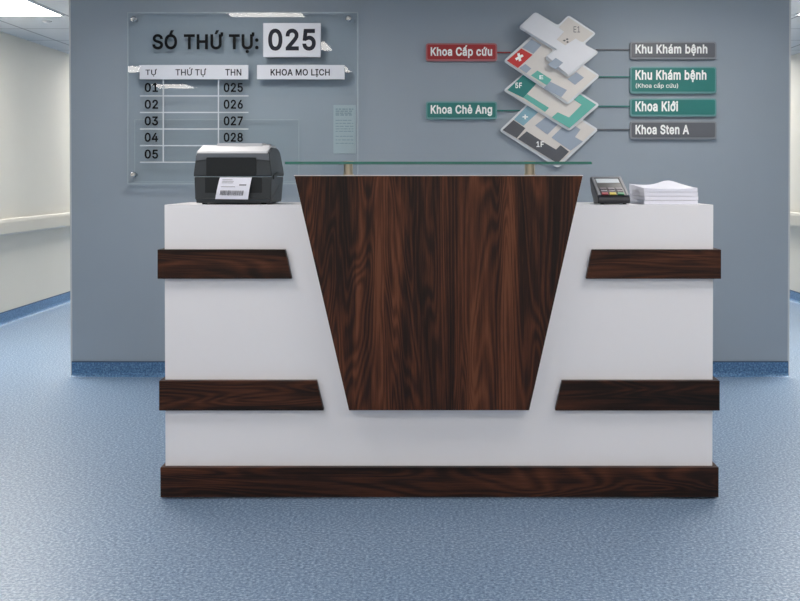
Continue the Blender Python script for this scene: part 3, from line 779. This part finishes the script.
def ledge(pts, side):
    q = px_poly(pts, YF)
    bm = bmesh.new()
    prism(bm, q, 'y', YF, YB + 0.0)
    zs = [p[1] for p in q]
    if side < 0:
        xo = min(p[0] for p in q)
        box(bm, xo, BX0, YB, YB + 0.45, min(zs), max(zs))
    else:
        xo = max(p[0] for p in q)
        box(bm, BX1, xo, YB, YB + 0.45, min(zs), max(zs))
    return put('ledge', bm, M['wood_h'], desk, 0.0012, seg=1)


ledge([(157.4, 278.8), (291.6, 278.8), (285.0, 249.6), (157.4, 249.6)], -1)
ledge([(159.0, 410.6), (323.6, 410.6), (316.6, 380.8), (159.0, 380.8)], -1)
ledge([(586.2, 278.8), (721.2, 278.8), (721.2, 249.6), (592.2, 249.6)], 1)
ledge([(555.4, 410.6), (719.8, 410.6), (719.8, 380.8), (562.2, 380.8)], 1)

# plinth around the foot, on small recessed feet
bm = bmesh.new()
PX0, PX1 = atX(160.3, YF, 480), atX(718.7, YF, 480)
z0, z1 = atZ(497.3, YF), atZ(467.4, YF)
box(bm, PX0, PX1, YF, YB, z0, z1)
box(bm, PX0, BX0, YB, YB + 0.60, z0, z1)
box(bm, BX1, PX1, YB, YB + 0.60, z0, z1)
put('plinth', bm, M['wood_h'], desk, 0.0012, seg=1)
for k in range(4):
    fx = (PX0 + 0.12, PX1 - 0.12)[k % 2]
    fy = (YB + 0.05, YB + 0.5)[k // 2]
    bm = bmesh.new()
    cyl(bm, (fx, fy), 0.022, 'z', 0, 0.03)
    put('foot', bm, M['rubber'], desk)

# raised trapezoid front: white carcass with a walnut panel on its face
YT = 3.566
tz = [(294.3, 175.9), (582.8, 175.9), (529.2, 410.3), (349.0, 410.3)]
qf = px_poly(tz, YT)
bm = bmesh.new()
prism(bm, qf[::-1], 'y', YT, YT + 0.020)
put('front_panel', bm, M['wood_v'], desk, 0.001, seg=1)
bm = bmesh.new()
qb = [(p[0] * 1.0, p[1]) for p in grow(qf, 0.003)]
prism(bm, qb[::-1], 'y', YT + 0.020, YB)
zlo = ZT
# part of the carcass standing above the body
tl, tr = qb[0], qb[1]
k = (qb[3][0] - qb[0][0]) / (qb[3][1] - qb[0][1])
xa = qb[0][0] + k * (zlo - qb[0][1])
k2 = (qb[2][0] - qb[1][0]) / (qb[2][1] - qb[1][1])
xb = qb[1][0] + k2 * (zlo - qb[1][1])
prism(bm, [(xa, zlo), (xb, zlo), tr, tl], 'y', YB, YB + 0.30)
put('panel_carcass', bm, M['white_edge'], desk)

# glass shelf on two posts
ZG0 = atZ(164.2, 3.56)
ZG1 = ZG0 + 0.009
GX0, GX1 = atX(284, 3.56, 163), atX(593.0, 3.56, 163)
bm = bmesh.new()
out = rounded([(GX0, 3.56), (GX1, 3.56), (GX1, 3.86), (GX0, 3.86)], 0.02)
fs = prism(bm, out, 'z', ZG0, ZG1, 1)
fs[0].material_index = 0
fs[1].material_index = 0
shelf = put('glass_shelf', bm, [M['glass'], M['glass_edge']], desk)
for a, b in ((343.3, 353.2), (524.2, 535.2)):
    Yp = 3.66
    cx_, r_ = (atX(a, Yp, 170) + atX(b, Yp, 170)) / 2, (atX(b, Yp, 170) - atX(a, Yp, 170)) / 2
    bm = bmesh.new()
    cyl(bm, (cx_, Yp), r_ * 0.92, 'z', qb[0][1], ZG0, 28)
    cyl(bm, (cx_, Yp), r_ * 1.06, 'z', qb[0][1], qb[0][1] + 0.004, 28)
    cyl(bm, (cx_, Yp), r_ * 1.06, 'z', ZG1, ZG1 + 0.003, 28)
    put('post', bm, M['nickel'], desk)

# ------------------------------------------------------------------ queue board on the wall
YA = YW - 0.050
TH = 0.008
board = thing('queue_board', (atX(243, YA, 100), YW, atZ(184, YA)),
              'large clear acrylic queue board with black numbers on the grey wall', 'notice board')
bm = bmesh.new()
fs = prism(bm, px_poly(rect(127.4, 12.3, 358.0, 184.2), YA), 'y', YA, YA + TH, 1)
fs[0].material_index = 0
fs[1].material_index = 0
put('acrylic_sheet', bm, [M['acrylic'], M['acrylic_edge']], board)
def edge_strip(name, a, b, w, Y):
    (x0, y0), (x1, y1) = a, b
    bm = bmesh.new()
    for r in (rect(x0, y0, x1, y0 + w), rect(x0, y1 - w, x1, y1), rect(x0, y0 + w, x0 + w, y1 - w), rect(x1 - w, y0 + w, x1, y1 - w)):
        prism(bm, px_poly(r, Y), 'y', Y - 0.001, Y)
    put(name, bm, M['acrylic_edge'], board)


edge_strip('bevelled_edge', (127.4, 12.3), (358.0, 184.2), 0.8, YA)
# smaller clear pocket sheet behind the lower left of the board
bm = bmesh.new()
fs = prism(bm, px_poly(rect(134.5, 119.5, 299.0, 182.0), YA + 0.02), 'y', YA + 0.02, YA + 0.024, 1)
fs[0].material_index = 0
fs[1].material_index = 0
put('clear_pocket', bm, [M['acrylic'], M['acrylic_edge']], board)
edge_strip('pocket_edge', (134.5, 119.5), (299.0, 182.0), 0.5, YA + 0.02)
for sx, sy in ((134.0, 19.4), (348.6, 18.8), (133.6, 174.6), (349.0, 174.6)):
    X, Z = at(sx, sy, YA)
    bm = bmesh.new()
    cyl(bm, (X, Z), 0.010, 'y', YA + TH, YW, 20)
    cyl(bm, (X, Z), 0.0155, 'y', YA - 0.012, YA, 24, r2=0.0165)
    cyl(bm, (X, Z), 0.011, 'y', YA - 0.016, YA - 0.012, 24, r2=0.0155)
    put('standoff', bm, M['steel'], board)
text('heading_lettering', 'SÓ THỨ TỰ:', 153.0, 30.8, 258.0, 52.6, YA, M['ink'], board, th=0.004, bold=0.022)
YP = YA - 0.014
pl = slab('number_plate', rect(263.2, 23.0, 320.6, 57.0), YP, 0.014, M['plate'], board, bevel=0.0015)
text('number', '025', 269.0, 29.6, 315.0, 49.8, YP, M['ink_grey'], pl, th=0.003, bold=0.024)
hp = slab('header_plate', rect(139.6, 65.0, 248.2, 79.2), YP, 0.014, M['plate'], board, bevel=0.0015)
text('lettering', 'TỰ', 145.6, 69.0, 156.6, 76.4, YP, M['ink_grey'], hp, bold=0.012)
text('lettering', 'THỨ TỰ', 175.6, 67.6, 206.0, 77.0, YP, M['ink_grey'], hp, bold=0.012)
text('lettering', 'THN', 225.4, 69.2, 241.2, 75.4, YP, M['ink_grey'], hp, bold=0.015)
kp = slab('title_plate', rect(257.0, 65.0, 344.4, 79.2), YP, 0.014, M['plate'], board, bevel=0.0015)
text('lettering', 'KHOA MO LỊCH', 270.8, 69.2, 329.6, 77.0, YP, M['ink_grey'], kp, bold=0.02)
bm = bmesh.new()
for y in (95.9, 112.4, 129.0, 145.6, 162.2):
    q = px_poly(rect(140.0, y - 0.55, 248.4, y + 0.55), YA - 0.002)
    prism(bm, q, 'y', YA - 0.002, YA)
for x, yb in ((163.2, 161.6), (218.4, 145.2)):
    q = px_poly(rect(x - 0.6, 79.2, x + 0.6, yb), YA - 0.0026)
    prism(bm, q, 'y', YA - 0.0026, YA)
put('table_lines', bm, M['line'], board)
rows = [(83.2, 91.8), (100.0, 108.6), (116.6, 125.2), (133.0, 141.6), (149.8, 158.4)]
for i, (a, b) in enumerate(rows):
    text('row_number', '0%d' % (i + 1), 145.0, a, 157.8, b, YA, M['ink'], board, bold=0.018, th=0.003)
    if i < 4:
        text('ticket_number', '02%d' % (5 + i), 224.0, a, 242.6, b, YA, M['ink'], board, bold=0.018, th=0.003)

# small printed notice on the wall behind the board's right edge
YN = YW - 0.006
nt_ = thing('printed_notice', (atX(344, YN, 130), YW, atZ(153, YN)),
            'small pale printed notice on the wall behind the right edge of the clear board', 'notice')
slab('sheet', rect(333.4, 105.0, 355.6, 153.4), YN, 0.006, M['notice'], nt_)
random.seed(3)
bm = None
for y in (108.6, 110.6, 112.6, 114.4, 120, 123, 126, 128.6, 131, 136, 139.6, 143):
    if y in (108.6, 120, 136):
        if bm:
            put('printed_text', bm, M['notice_ink'], nt_)
        bm = bmesh.new()
    x = 335.6
    while x < 352:
        w = random.uniform(1.5, 4.5)
        x2 = min(x + w, 353.4)
        prism(bm, px_poly(rect(x, y, x2, y + (1.1 if y < 118 else 0.6)), YN - 0.0008), 'y', YN - 0.0008, YN)
        x = x2 + random.uniform(0.5, 1.2)
put('printed_text', bm, M['notice_ink'], nt_)


# ------------------------------------------------------------------ floor directory
def wall_sign(x0, y0, x1, y1, face, lip, lines, label, link, link_m):
    Ys = YW - 0.022
    t = thing('wall_sign', (atX((x0 + x1) / 2, Ys, y1), YW, atZ(y1, Ys)), label, 'sign')
    slab('sign_plate', rect(x0, y0, x1, y1), Ys, 0.022, lip, t, round_r=0.018, bevel=0.002)
    f = slab('sign_face', rect(x0 + 1.6, y0 + 1.5, x1 - 1.6, y1 - 2.0), Ys - 0.003, 0.003, face, t, round_r=0.010)
    for (s, a, b, c, d, bd) in lines:
        text('lettering', s, a, b, c, d, Ys - 0.003, M['letter_white'], t, bold=bd)
    a, b, y = link
    slab('pointer_line', rect(a, y - 0.6, b, y + 0.6), YW - 0.012, 0.012, link_m, t)
    return t


wall_sign(425.8, 43.2, 497.2, 61.2, M['sign_red'], M['lip_red'],
          [('Khoa Cấp cứu', 431.0, 45.6, 491.8, 57.6, 0.028)],
          'red rounded wall sign left of the floor map reading Khoa Cấp cứu', (497.0, 510.5, 52.4), M['sign_red'])
wall_sign(425.8, 101.4, 497.2, 119.4, M['sign_teal'], M['lip_teal'],
          [('Khoa Chẻ Ang', 431.0, 105.2, 491.8, 115.6, 0.028)],
          'teal wall sign left of the floor map reading Khoa Chẻ Ang', (497.0, 521.0, 110.5), M['sign_teal'])
wall_sign(630.0, 41.6, 716.6, 59.4, M['sign_grey'], M['lip_grey'],
          [('Khu Khám bệnh', 635.8, 44.6, 707.0, 55.4, 0.028)],
          'grey wall sign reading Khu Khám bệnh, topmost right of the floor map', (596.0, 630.2, 49.6), M['sign_grey'])
wall_sign(630.0, 66.6, 716.6, 93.6, M['sign_teal'], M['lip_teal'],
          [('Khu Khám bệnh', 635.8, 70.2, 706.0, 81.8, 0.028), ('(Khoa cấp cứu)', 635.8, 82.6, 678.0, 88.8, 0.008)],
          'tallest teal wall sign with two lines of text, right of the floor map', (596.0, 630.2, 76.8), M['sign_teal'])
wall_sign(630.0, 98.4, 716.6, 116.6, M['sign_teal'], M['lip_teal'],
          [('Khoa Kiới', 635.8, 101.4, 677.6, 111.0, 0.028)],
          'teal wall sign reading Khoa Kiới between the taller teal sign and a grey one', (596.0, 630.2, 106.2), M['sign_teal'])
wall_sign(630.0, 121.2, 716.6, 139.4, M['sign_grey'], M['lip_grey'],
          [('Khoa Sten A', 635.8, 125.2, 688.6, 134.0, 0.028)],
          'grey wall sign reading Khoa Sten A, lowest right of the floor map', (594.0, 630.2, 129.5), M['sign_grey'])

fm = thing('floor_directory', (atX(550, YW, 167), YW, atZ(167, YW - 0.02)),
           'wall mounted floor map of four stacked tilted floor plans in white, red, teal and charcoal', 'wall map')
LV = []


def level(rim_pts, inner_pts, Y, inner_m, zones, marks):
    p = slab('floor_plate', rim_pts, Y, 0.016, M['rim'], fm, round_r=0.020, bevel=0.0012)
    slab('plan_sheet', inner_pts, Y - 0.008, 0.008, inner_m, p, round_r=0.004)
    for pts, m in zones:
        slab('zone', pts, Y - 0.010, 0.002, M[m], p)
    for s, a, b, c, d in marks:
        text('lettering', s, a, b, c, d, Y - 0.010, M['letter_white'], p, bold=0.02)
    return p


Y1, Y2, Y3, Y4 = YW - 0.030, YW - 0.058, YW - 0.086, YW - 0.114
level([(499.2, 130.6), (558.0, 168.2), (598.6, 129.4), (539.6, 92.0)],
      [(502.4, 130.2), (558.0, 164.4), (595.4, 129.4), (539.6, 95.0)], Y1, M['map_cream'],
      [([(513.9, 119.4), (527.6, 105.4), (538.8, 111.7), (523.4, 125.8)], 'map_sky'),
       ([(502.6, 130.0), (513.5, 120.0), (525.4, 128.2), (516.8, 138.2)], 'map_dark'),
       ([(517.9, 139.0), (526.7, 131.3), (545, 143.0), (556, 149.5), (560.5, 145.2), (569, 151.7), (557.6, 163.4)], 'map_dark'),
       ([(535.0, 125.4), (546.5, 116.5), (558.0, 124.0), (547.4, 134.6)], 'map_blue'),
       ([(551.5, 137.5), (562, 127.5), (573, 124.5), (580.5, 129.5), (575, 137), (583, 141.5), (570.6, 150.8), (560.7, 144.0)], 'map_blue')],
      [('1F', 536.6, 141.6, 543.6, 146.8), ('+', 522.8, 114.8, 527.6, 119.0)])
level([(503.2, 90.4), (569.4, 131.2), (600.0, 104.6), (533.8, 64.6)],
      [(506.6, 90.0), (569.2, 128.6), (596.6, 104.6), (533.8, 67.6)], Y2, M['map_cream'],
      [([(507.3, 90.0), (523.0, 75.0), (537.0, 83.0), (523.2, 97.8)], 'map_teal'),
       ([(523.4, 97.6), (527.0, 94.0), (549.0, 107.8), (545.0, 112.0)], 'map_mint'),
       ([(575.7, 94.6), (579.4, 94.0), (596.2, 104.7), (569.5, 128.2), (551.7, 117.4), (557.7, 112.2), (569, 117.4), (581.7, 104.7), (572, 98.5)], 'map_mint')],
      [('5F', 515.4, 82.8, 521.8, 88.0)])
level([(503.4, 61.0), (568.0, 105.0), (600.2, 75.8), (535.2, 32.4)],
      [(506.6, 61.0), (567.8, 102.2), (597.0, 75.8), (535.2, 35.4)], Y3, M['map_cream'],
      [([(507.0, 60.6), (521.3, 48.4), (532.6, 54.8), (518.0, 68.0)], 'map_red'),
       ([(522.2, 47.4), (531.5, 39.0), (541.5, 45.0), (533.4, 53.8)], 'map_blue'),
       ([(519.0, 68.0), (525.3, 63.9), (531.3, 68.5), (526.4, 73.2)], 'map_blue'),
       ([(531.0, 75.4), (537.5, 70.5), (551.5, 79.5), (547.0, 85.4)], 'map_mint'),
       ([(543.6, 88.0), (550.0, 81.5), (567.0, 90.0), (561.4, 97.2)], 'map_blue'),
       ([(567.4, 79.0), (576.3, 72.0), (584.0, 77.6), (575.0, 85.0)], 'map_blue')],
      [('E', 539.6, 75.4, 543.0, 79.0)])
# white cross on the red zone
p3 = [o for o in fm.children if o.name.startswith('floor_plate')][-1]
bm = bmesh.new()
Yc = Y3 - 0.012
prism(bm, px_poly([(515.0, 58.4), (522.2, 54.2), (523.6, 56.2), (516.4, 60.4)], Yc), 'y', Yc, Yc + 0.002)
prism(bm, px_poly([(517.2, 53.6), (519.6, 53.0), (521.4, 60.6), (519.0, 61.4)], Yc - 0.0004), 'y', Yc - 0.0004, Yc + 0.0016)
put('white_cross', bm, M['letter_white'], p3)


def c7(pts):
    return [(490 + x / 3.533, y / 3.533) for x, y in pts]


rim4 = c7([(100, 97), (160, 41), (240, 90), (277, 53), (376, 118), (332, 156), (386, 184), (275, 275), (193, 203), (226, 176)])
p4 = slab('floor_plate', rim4, Y4, 0.016, M['rim'], fm, round_r=0.020, bevel=0.0012)
slab('zone', c7([(243, 96), (277, 61), (366, 118), (330, 148), (318, 146), (304, 138), (266, 162), (234, 141), (262, 112)]), Y4 - 0.003, 0.003, M['map_beige'], p4)
bm = bmesh.new()
wp = c7([(107, 96), (160, 49), (262, 112), (235, 140), (266, 160), (303, 136), (318, 146), (376, 182), (275, 265), (203, 200), (236, 174)])
prism(bm, px_poly(wp, Y4 - 0.016), 'y', Y4 - 0.016, Y4)
put('plan_sheet', bm, M['map_white'], p4, 0.001)
slab('zone', [(547.6, 64.6), (555.7, 57.8), (563.2, 62.6), (555.7, 69.4)], Y4 - 0.018, 0.002, M['map_blue'], p4)
text('lettering', 'E1', 573.6, 26.4, 580.0, 32.4, Y4 - 0.003, M['pr_mid'], p4, bold=0.0)
bm = bmesh.new()
Yc = Y4 - 0.005
for dxy in ((-1.6, 0.6), (1.2, -0.8), (1.6, 2.0)):
    x, y = 566.0 + dxy[0], 40.0 + dxy[1]
    prism(bm, px_poly([(x - 1.6, y), (x, y - 1.0), (x + 1.5, y), (x, y + 0.9)], Yc), 'y', Yc, Yc + 0.002)
put('floor_symbol', bm, M['map_dark'], p4)

# ------------------------------------------------------------------ label printer
PY = YB + 0.035
px0, px1 = atX(193.2, PY, 190), atX(272.0, PY, 190)
pw = px1 - px0
D = 0.285
zb = ZT
pr = thing('label_printer', ((px0 + px1) / 2, PY, zb),
           'charcoal and silver label printer with a printed label coming out, standing on the counter', 'printer')


def zy(py, dy=0.0):
    return atZ(py, PY + dy)


zseam = zy(176.6)
ztop = zy(152.4)
# lower housing
bm = bmesh.new()
prism(bm, [(PY + 0.006, zb + 0.005), (PY + 0.0, zb + 0.020), (PY, zseam - 0.001), (PY + D, zseam - 0.001), (PY + D - 0.01, zb + 0.005)], 'x', px0 + 0.004, px1 - 0.002)
for v in bm.verts:
    if v.co.z < zb + 0.01:
        v.co.x += 0.012 if v.co.x < (px0 + px1) / 2 else -0.006
put('lower_housing', bm, M['pr_dark'], pr, 0.007, seg=3)
# upper lid housing, rising toward the back, with sides that lean in
bm = bmesh.new()
zh = ztop
prof = [(PY, zseam + 0.001), (PY + 0.002, zh - 0.012), (PY + 0.016, zh), (PY + 0.085, zh + 0.020), (PY + 0.20, zh + 0.020),
        (PY + D - 0.025, zh + 0.004), (PY + D, zseam + 0.02), (PY + D, zseam + 0.001)]
prism(bm, prof, 'x', px0, px1)
for v in bm.verts:
    if v.co.z > zh - 0.02:
        s = 1 if v.co.x < (px0 + px1) / 2 else -1
        v.co.x += s * 0.010
put('lid', bm, M['pr_side'], pr, 0.007, seg=3)
# silver top cover
bm = bmesh.new()
prof = [(PY + 0.006, zh - 0.006), (PY + 0.012, zh + 0.004), (PY + 0.085, zh + 0.028), (PY + 0.20, zh + 0.028), (PY + 0.20, zh + 0.015),
        (PY + 0.085, zh + 0.016), (PY + 0.018, zh - 0.006)]
prism(bm, prof, 'x', px0 + 0.011, px1 - 0.018)
for v in bm.verts:
    if v.co.z > zh + 0.012 and v.co.x < (px0 + px1) / 2:
        v.co.x += 0.005
put('top_cover', bm, M['pr_silver'], pr, 0.003)
bm = bmesh.new()
xa, xb = atX(218.0, PY + 0.1, 145), atX(263.5, PY + 0.1, 145)
prism(bm, [(PY + 0.07, zh + 0.020), (PY + 0.085, zh + 0.036), (PY + 0.17, zh + 0.037), (PY + 0.19, zh + 0.02)], 'x', xa, xb)
put('top_hatch', bm, M['pr_silver'], pr, 0.003)
bm = bmesh.new()
prism(bm, [(PY + 0.075, zh + 0.020), (PY + 0.09, zh + 0.028), (PY + 0.17, zh + 0.035), (PY + 0.19, zh + 0.02)], 'x', xb + 0.0005, xb + 0.018)
put('lid_hinge', bm, M['pr_dark'], pr, 0.003)
# grey brow with dark window and its corner pieces
bm = bmesh.new()
q = px_poly([(195.8, 160.5), (206.0, 159.5), (206.0, 157.4), (256.2, 157.4), (256.2, 159.5), (269.2, 160.5), (268.2, 153.2), (197.0, 153.2)], PY - 0.003)
prism(bm, q, 'y', PY - 0.003, PY + 0.010)
put('brow', bm, M['pr_mid'], pr, 0.0012)
slab('window', rect(206.2, 157.6, 256.0, 176.0), PY - 0.002, 0.008, M['pr_black'], pr, round_r=0.004, bevel=0.001)
slab('front_bezel', rect(205.0, 177.6, 262.0, 193.0), PY - 0.001, 0.006, M['pr_black'], pr, round_r=0.004, bevel=0.001)
bm = bmesh.new()
prism(bm, [(PY - 0.006, zy(198.4)), (PY - 0.004, zb + 0.006), (PY + 0.01, zb + 0.006), (PY + 0.01, zy(197.4))], 'x', px0 + 0.012, px1 - 0.006)
put('front_lip', bm, M['pr_dark'], pr, 0.002)
# right side latch
bm = bmesh.new()
prism(bm, [(PY + 0.03, zseam - 0.010), (PY + 0.03, zseam + 0.006), (PY + 0.12, zseam + 0.016), (PY + D - 0.02, zseam + 0.016), (PY + D - 0.02, zseam + 0.008), (PY + 0.12, zseam + 0.004), (PY + 0.05, zseam - 0.010)], 'x', px1 - 0.004, px1 + 0.003)
put('side_latch', bm, M['pr_dark'], pr, 0.001)
for k in range(4):
    fx = (px0 + 0.035, px1 - 0.035)[k % 2]
    fy = (PY + 0.03, PY + D - 0.04)[k // 2]
    bm = bmesh.new()
    cyl(bm, (fx, fy), 0.010, 'z', zb, zb + 0.008, 16)
    put('foot', bm, M['rubber'], pr)
# the label: a curved strip hanging from the slot
lp = px_poly([(219.4, 177.4), (251.4, 177.4), (248.4, 199.4), (215.8, 199.0)], PY - 0.012)
bm = bmesh.new()
N = 8
rowsv = []
for i in range(N + 1):
    t = i / N
    y = PY - 0.004 - 0.018 * math.sin(t * math.pi * 0.6)
    a = [lp[0][j] * (1 - t) + lp[3][j] * t for j in (0, 1)]
    b = [lp[1][j] * (1 - t) + lp[2][j] * t for j in (0, 1)]
    rowsv.append([bm.verts.new((a[0], y, a[1])), bm.verts.new((b[0], y, b[1])),
                  bm.verts.new((b[0], y + 0.0006, b[1])), bm.verts.new((a[0], y + 0.0006, a[1]))])
for i in range(N):
    for j in range(4):
        bm.faces.new((rowsv[i][j], rowsv[i][(j + 1) % 4], rowsv[i + 1][(j + 1) % 4], rowsv[i + 1][j]))
bm.faces.new(rowsv[0]); bm.faces.new(rowsv[-1][::-1])
lab = put('printed_label', bm, M['paper'], pr)
bm = bmesh.new()


def lab_pt(u, t):
    y = PY - 0.0052 - 0.018 * math.sin(t * math.pi * 0.6)
    a = [lp[0][j] * (1 - t) + lp[3][j] * t for j in (0, 1)]
    b = [lp[1][j] * (1 - t) + lp[2][j] * t for j in (0, 1)]
    return (a[0] * (1 - u) + b[0] * u, y, a[1] * (1 - u) + b[1] * u)


def lab_rect(u0, u1, t0, t1):
    vs = [bm.verts.new(lab_pt(u, t)) for u, t in ((u0, t0), (u1, t0), (u1, t1), (u0, t1))]
    bm.faces.new(vs)


random.seed(5)
u = 0.12
while u < 0.82:
    w = random.choice((0.008, 0.014, 0.02))
    lab_rect(u, u + w, 0.60, 0.82)
    u += w + random.choice((0.01, 0.016))
lab_rect(0.66, 0.88, 0.32, 0.37)
for t in (0.10, 0.17, 0.24, 0.42):
    lab_rect(0.1, 0.1 + random.uniform(0.3, 0.5), t, t + 0.018)
put('barcode', bm, M['label_ink'], lab, recalc=False)

# ------------------------------------------------------------------ card terminal
TY = YB + 0.03
tx0, tx1 = atX(598.0, TY, 195), atX(630.4, TY, 195)
tw = tx1 - tx0
TD = 0.19
pos = thing('card_terminal', ((tx0 + tx1) / 2, TY, zb),
            'small black card payment terminal with coloured keys, beside the paper on the counter', 'card terminal')
zf = atZ(197.0, TY) - zb
zk = atZ(177.0, TY + TD) - zb


def tz_(d):   # height of the sloping face at depth d
    return zb + zf + (zk - zf) * (d / TD)


bm = bmesh.new()
prism(bm, [(TY + 0.004, zb + 0.004), (TY, zb + zf * 0.5), (TY + 0.004, tz_(0) - 0.001), (TY + TD, zb + zk), (TY + TD + 0.012, zb + zk - 0.012),
           (TY + TD - 0.02, zb + 0.045), (TY + 0.11, zb + 0.012), (TY + 0.10, zb + 0.004)], 'x', tx0, tx1)
put('casing', bm, M['pos'], pos, 0.005, seg=3)


def slope_box(bm, u0, u1, d0, d1, h0, h1):
    pts = []
    X0, X1 = tx0 + tw * u0, tx0 + tw * u1
    vs = []
    for h in (h0, h1):
        for X, d in ((X0, d0), (X1, d0), (X1, d1), (X0, d1)):
            vs.append(bm.verts.new((X, TY + d - h * 0.35, tz_(d) + h)))
    for f in ((0, 3, 2, 1), (4, 5, 6, 7), (0, 1, 5, 4), (1, 2, 6, 5), (2, 3, 7, 6), (3, 0, 4, 7)):
        bm.faces.new([vs[i] for i in f])


bm = bmesh.new()
for u0, u1, d0, d1 in ((0.02, 0.10, 0.01, 0.185), (0.90, 0.98, 0.01, 0.185), (0.10, 0.90, 0.172, 0.185)):
    slope_box(bm, u0, u1, d0, d1, -0.002, 0.004)
put('rim', bm, M['pos_rim'], pos, 0.001)
bm = bmesh.new(); slope_box(bm, 0.10, 0.90, 0.012, 0.172, -0.002, 0.001)
put('face_plate', bm, M['pos_dark'], pos)
bm = bmesh.new(); slope_box(bm, 0.14, 0.86, 0.128, 0.166, 0.001, 0.003)
put('screen', bm, M['screen'], pos, 0.0006)
for r in range(3):
    for c in range(3):
        bm = bmesh.new()
        u0 = 0.15 + c * 0.245
        d0 = 0.016 + r * 0.022
        slope_box(bm, u0, u0 + 0.20, d0, d0 + 0.016, 0.001, 0.005)
        m = (M['key_red'], M['key_yellow'], M['key_green'])[c] if r == 0 else M['key_grey']
        k = put('key', bm, m, pos, 0.001)
        if r == 0:
            k['label'] = ('red key', 'yellow key', 'green key')[c]
bm = bmesh.new()
prism(bm, [(TY + 0.15, zb), (TY + 0.175, zb), (TY + TD - 0.01, zb + 0.055), (TY + TD - 0.04, zb + 0.04)], 'x', tx0 + 0.01, tx1 - 0.01)
put('stand', bm, M['pos_dark'], pos)
for a in (tx0 + 0.012, tx1 - 0.024):
    bm = bmesh.new()
    box(bm, a, a + 0.012, TY + 0.012, TY + 0.024, zb, zb + 0.006)
    put('foot', bm, M['rubber'], pos)

# ------------------------------------------------------------------ stacked paper
SY = YB + 0.045
sx0, sx1 = atX(644.4, SY, 195), atX(697.8, SY, 195)
SD = 0.285
hs = (atZ(187.6, SY) - zb) / 4
names = ['bottom', 'second from the bottom', 'second from the top', 'top']
labs = ['bundle of white paper lying directly on the counter, lowest of the stack of four',
        'bundle of white paper, second from the bottom of the stack on the counter',
        'bundle of white paper just beneath the curled top bundle of the stack',
        'topmost bundle of white paper in the stack, its upper sheets curling up']
random.seed(11)
for k in range(4):
    jx = random.uniform(-0.0018, 0.0018)
    jy = random.uniform(-0.001, 0.001)
    z0 = zb + k * hs
    NX, NY = 14, 10
    bm = bmesh.new()

    def top(u, v):
        z = z0 + hs - 0.0012
        if k == 3:
            # sheets curl: sag in front, lifted toward the back with a peak right of the middle
            pk = math.exp(-((u - 0.78) / 0.24) ** 2)
            z += v ** 1.3 * (0.007 + 0.019 * pk) - (1 - v) * 0.004 * math.sin(math.pi * u) + (1 - u) ** 4 * 0.006 * v
        return z
    T, Bv = {}, {}
    for i in range(NX + 1):
        for j in range(NY + 1):
            u, v = i / NX, j / NY
            X = sx0 + (sx1 - sx0) * u + jx
            Yq = SY + SD * v + jy
            T[i, j] = bm.verts.new((X, Yq, top(u, v)))
            Bv[i, j] = bm.verts.new((X, Yq, z0))
    for i in range(NX):
        for j in range(NY):
            bm.faces.new((T[i, j], T[i + 1, j], T[i + 1, j + 1], T[i, j + 1]))
            bm.faces.new((Bv[i, j], Bv[i, j + 1], Bv[i + 1, j + 1], Bv[i + 1, j]))
    for i in range(NX):
        bm.faces.new((T[i, 0], Bv[i, 0], Bv[i + 1, 0], T[i + 1, 0]))
        bm.faces.new((T[i, NY], T[i + 1, NY], Bv[i + 1, NY], Bv[i, NY]))
    for j in range(NY):
        bm.faces.new((T[0, j], T[0, j + 1], Bv[0, j + 1], Bv[0, j]))
        bm.faces.new((T[NX, j], Bv[NX, j], Bv[NX, j + 1], T[NX, j + 1]))
    o = put('paper_bundle', bm, M['paper'])
    recenter(o, ((sx0 + sx1) / 2, SY + SD / 2, z0))
    single(o, labs[k], 'paper', 'paper bundles stacked on the counter')
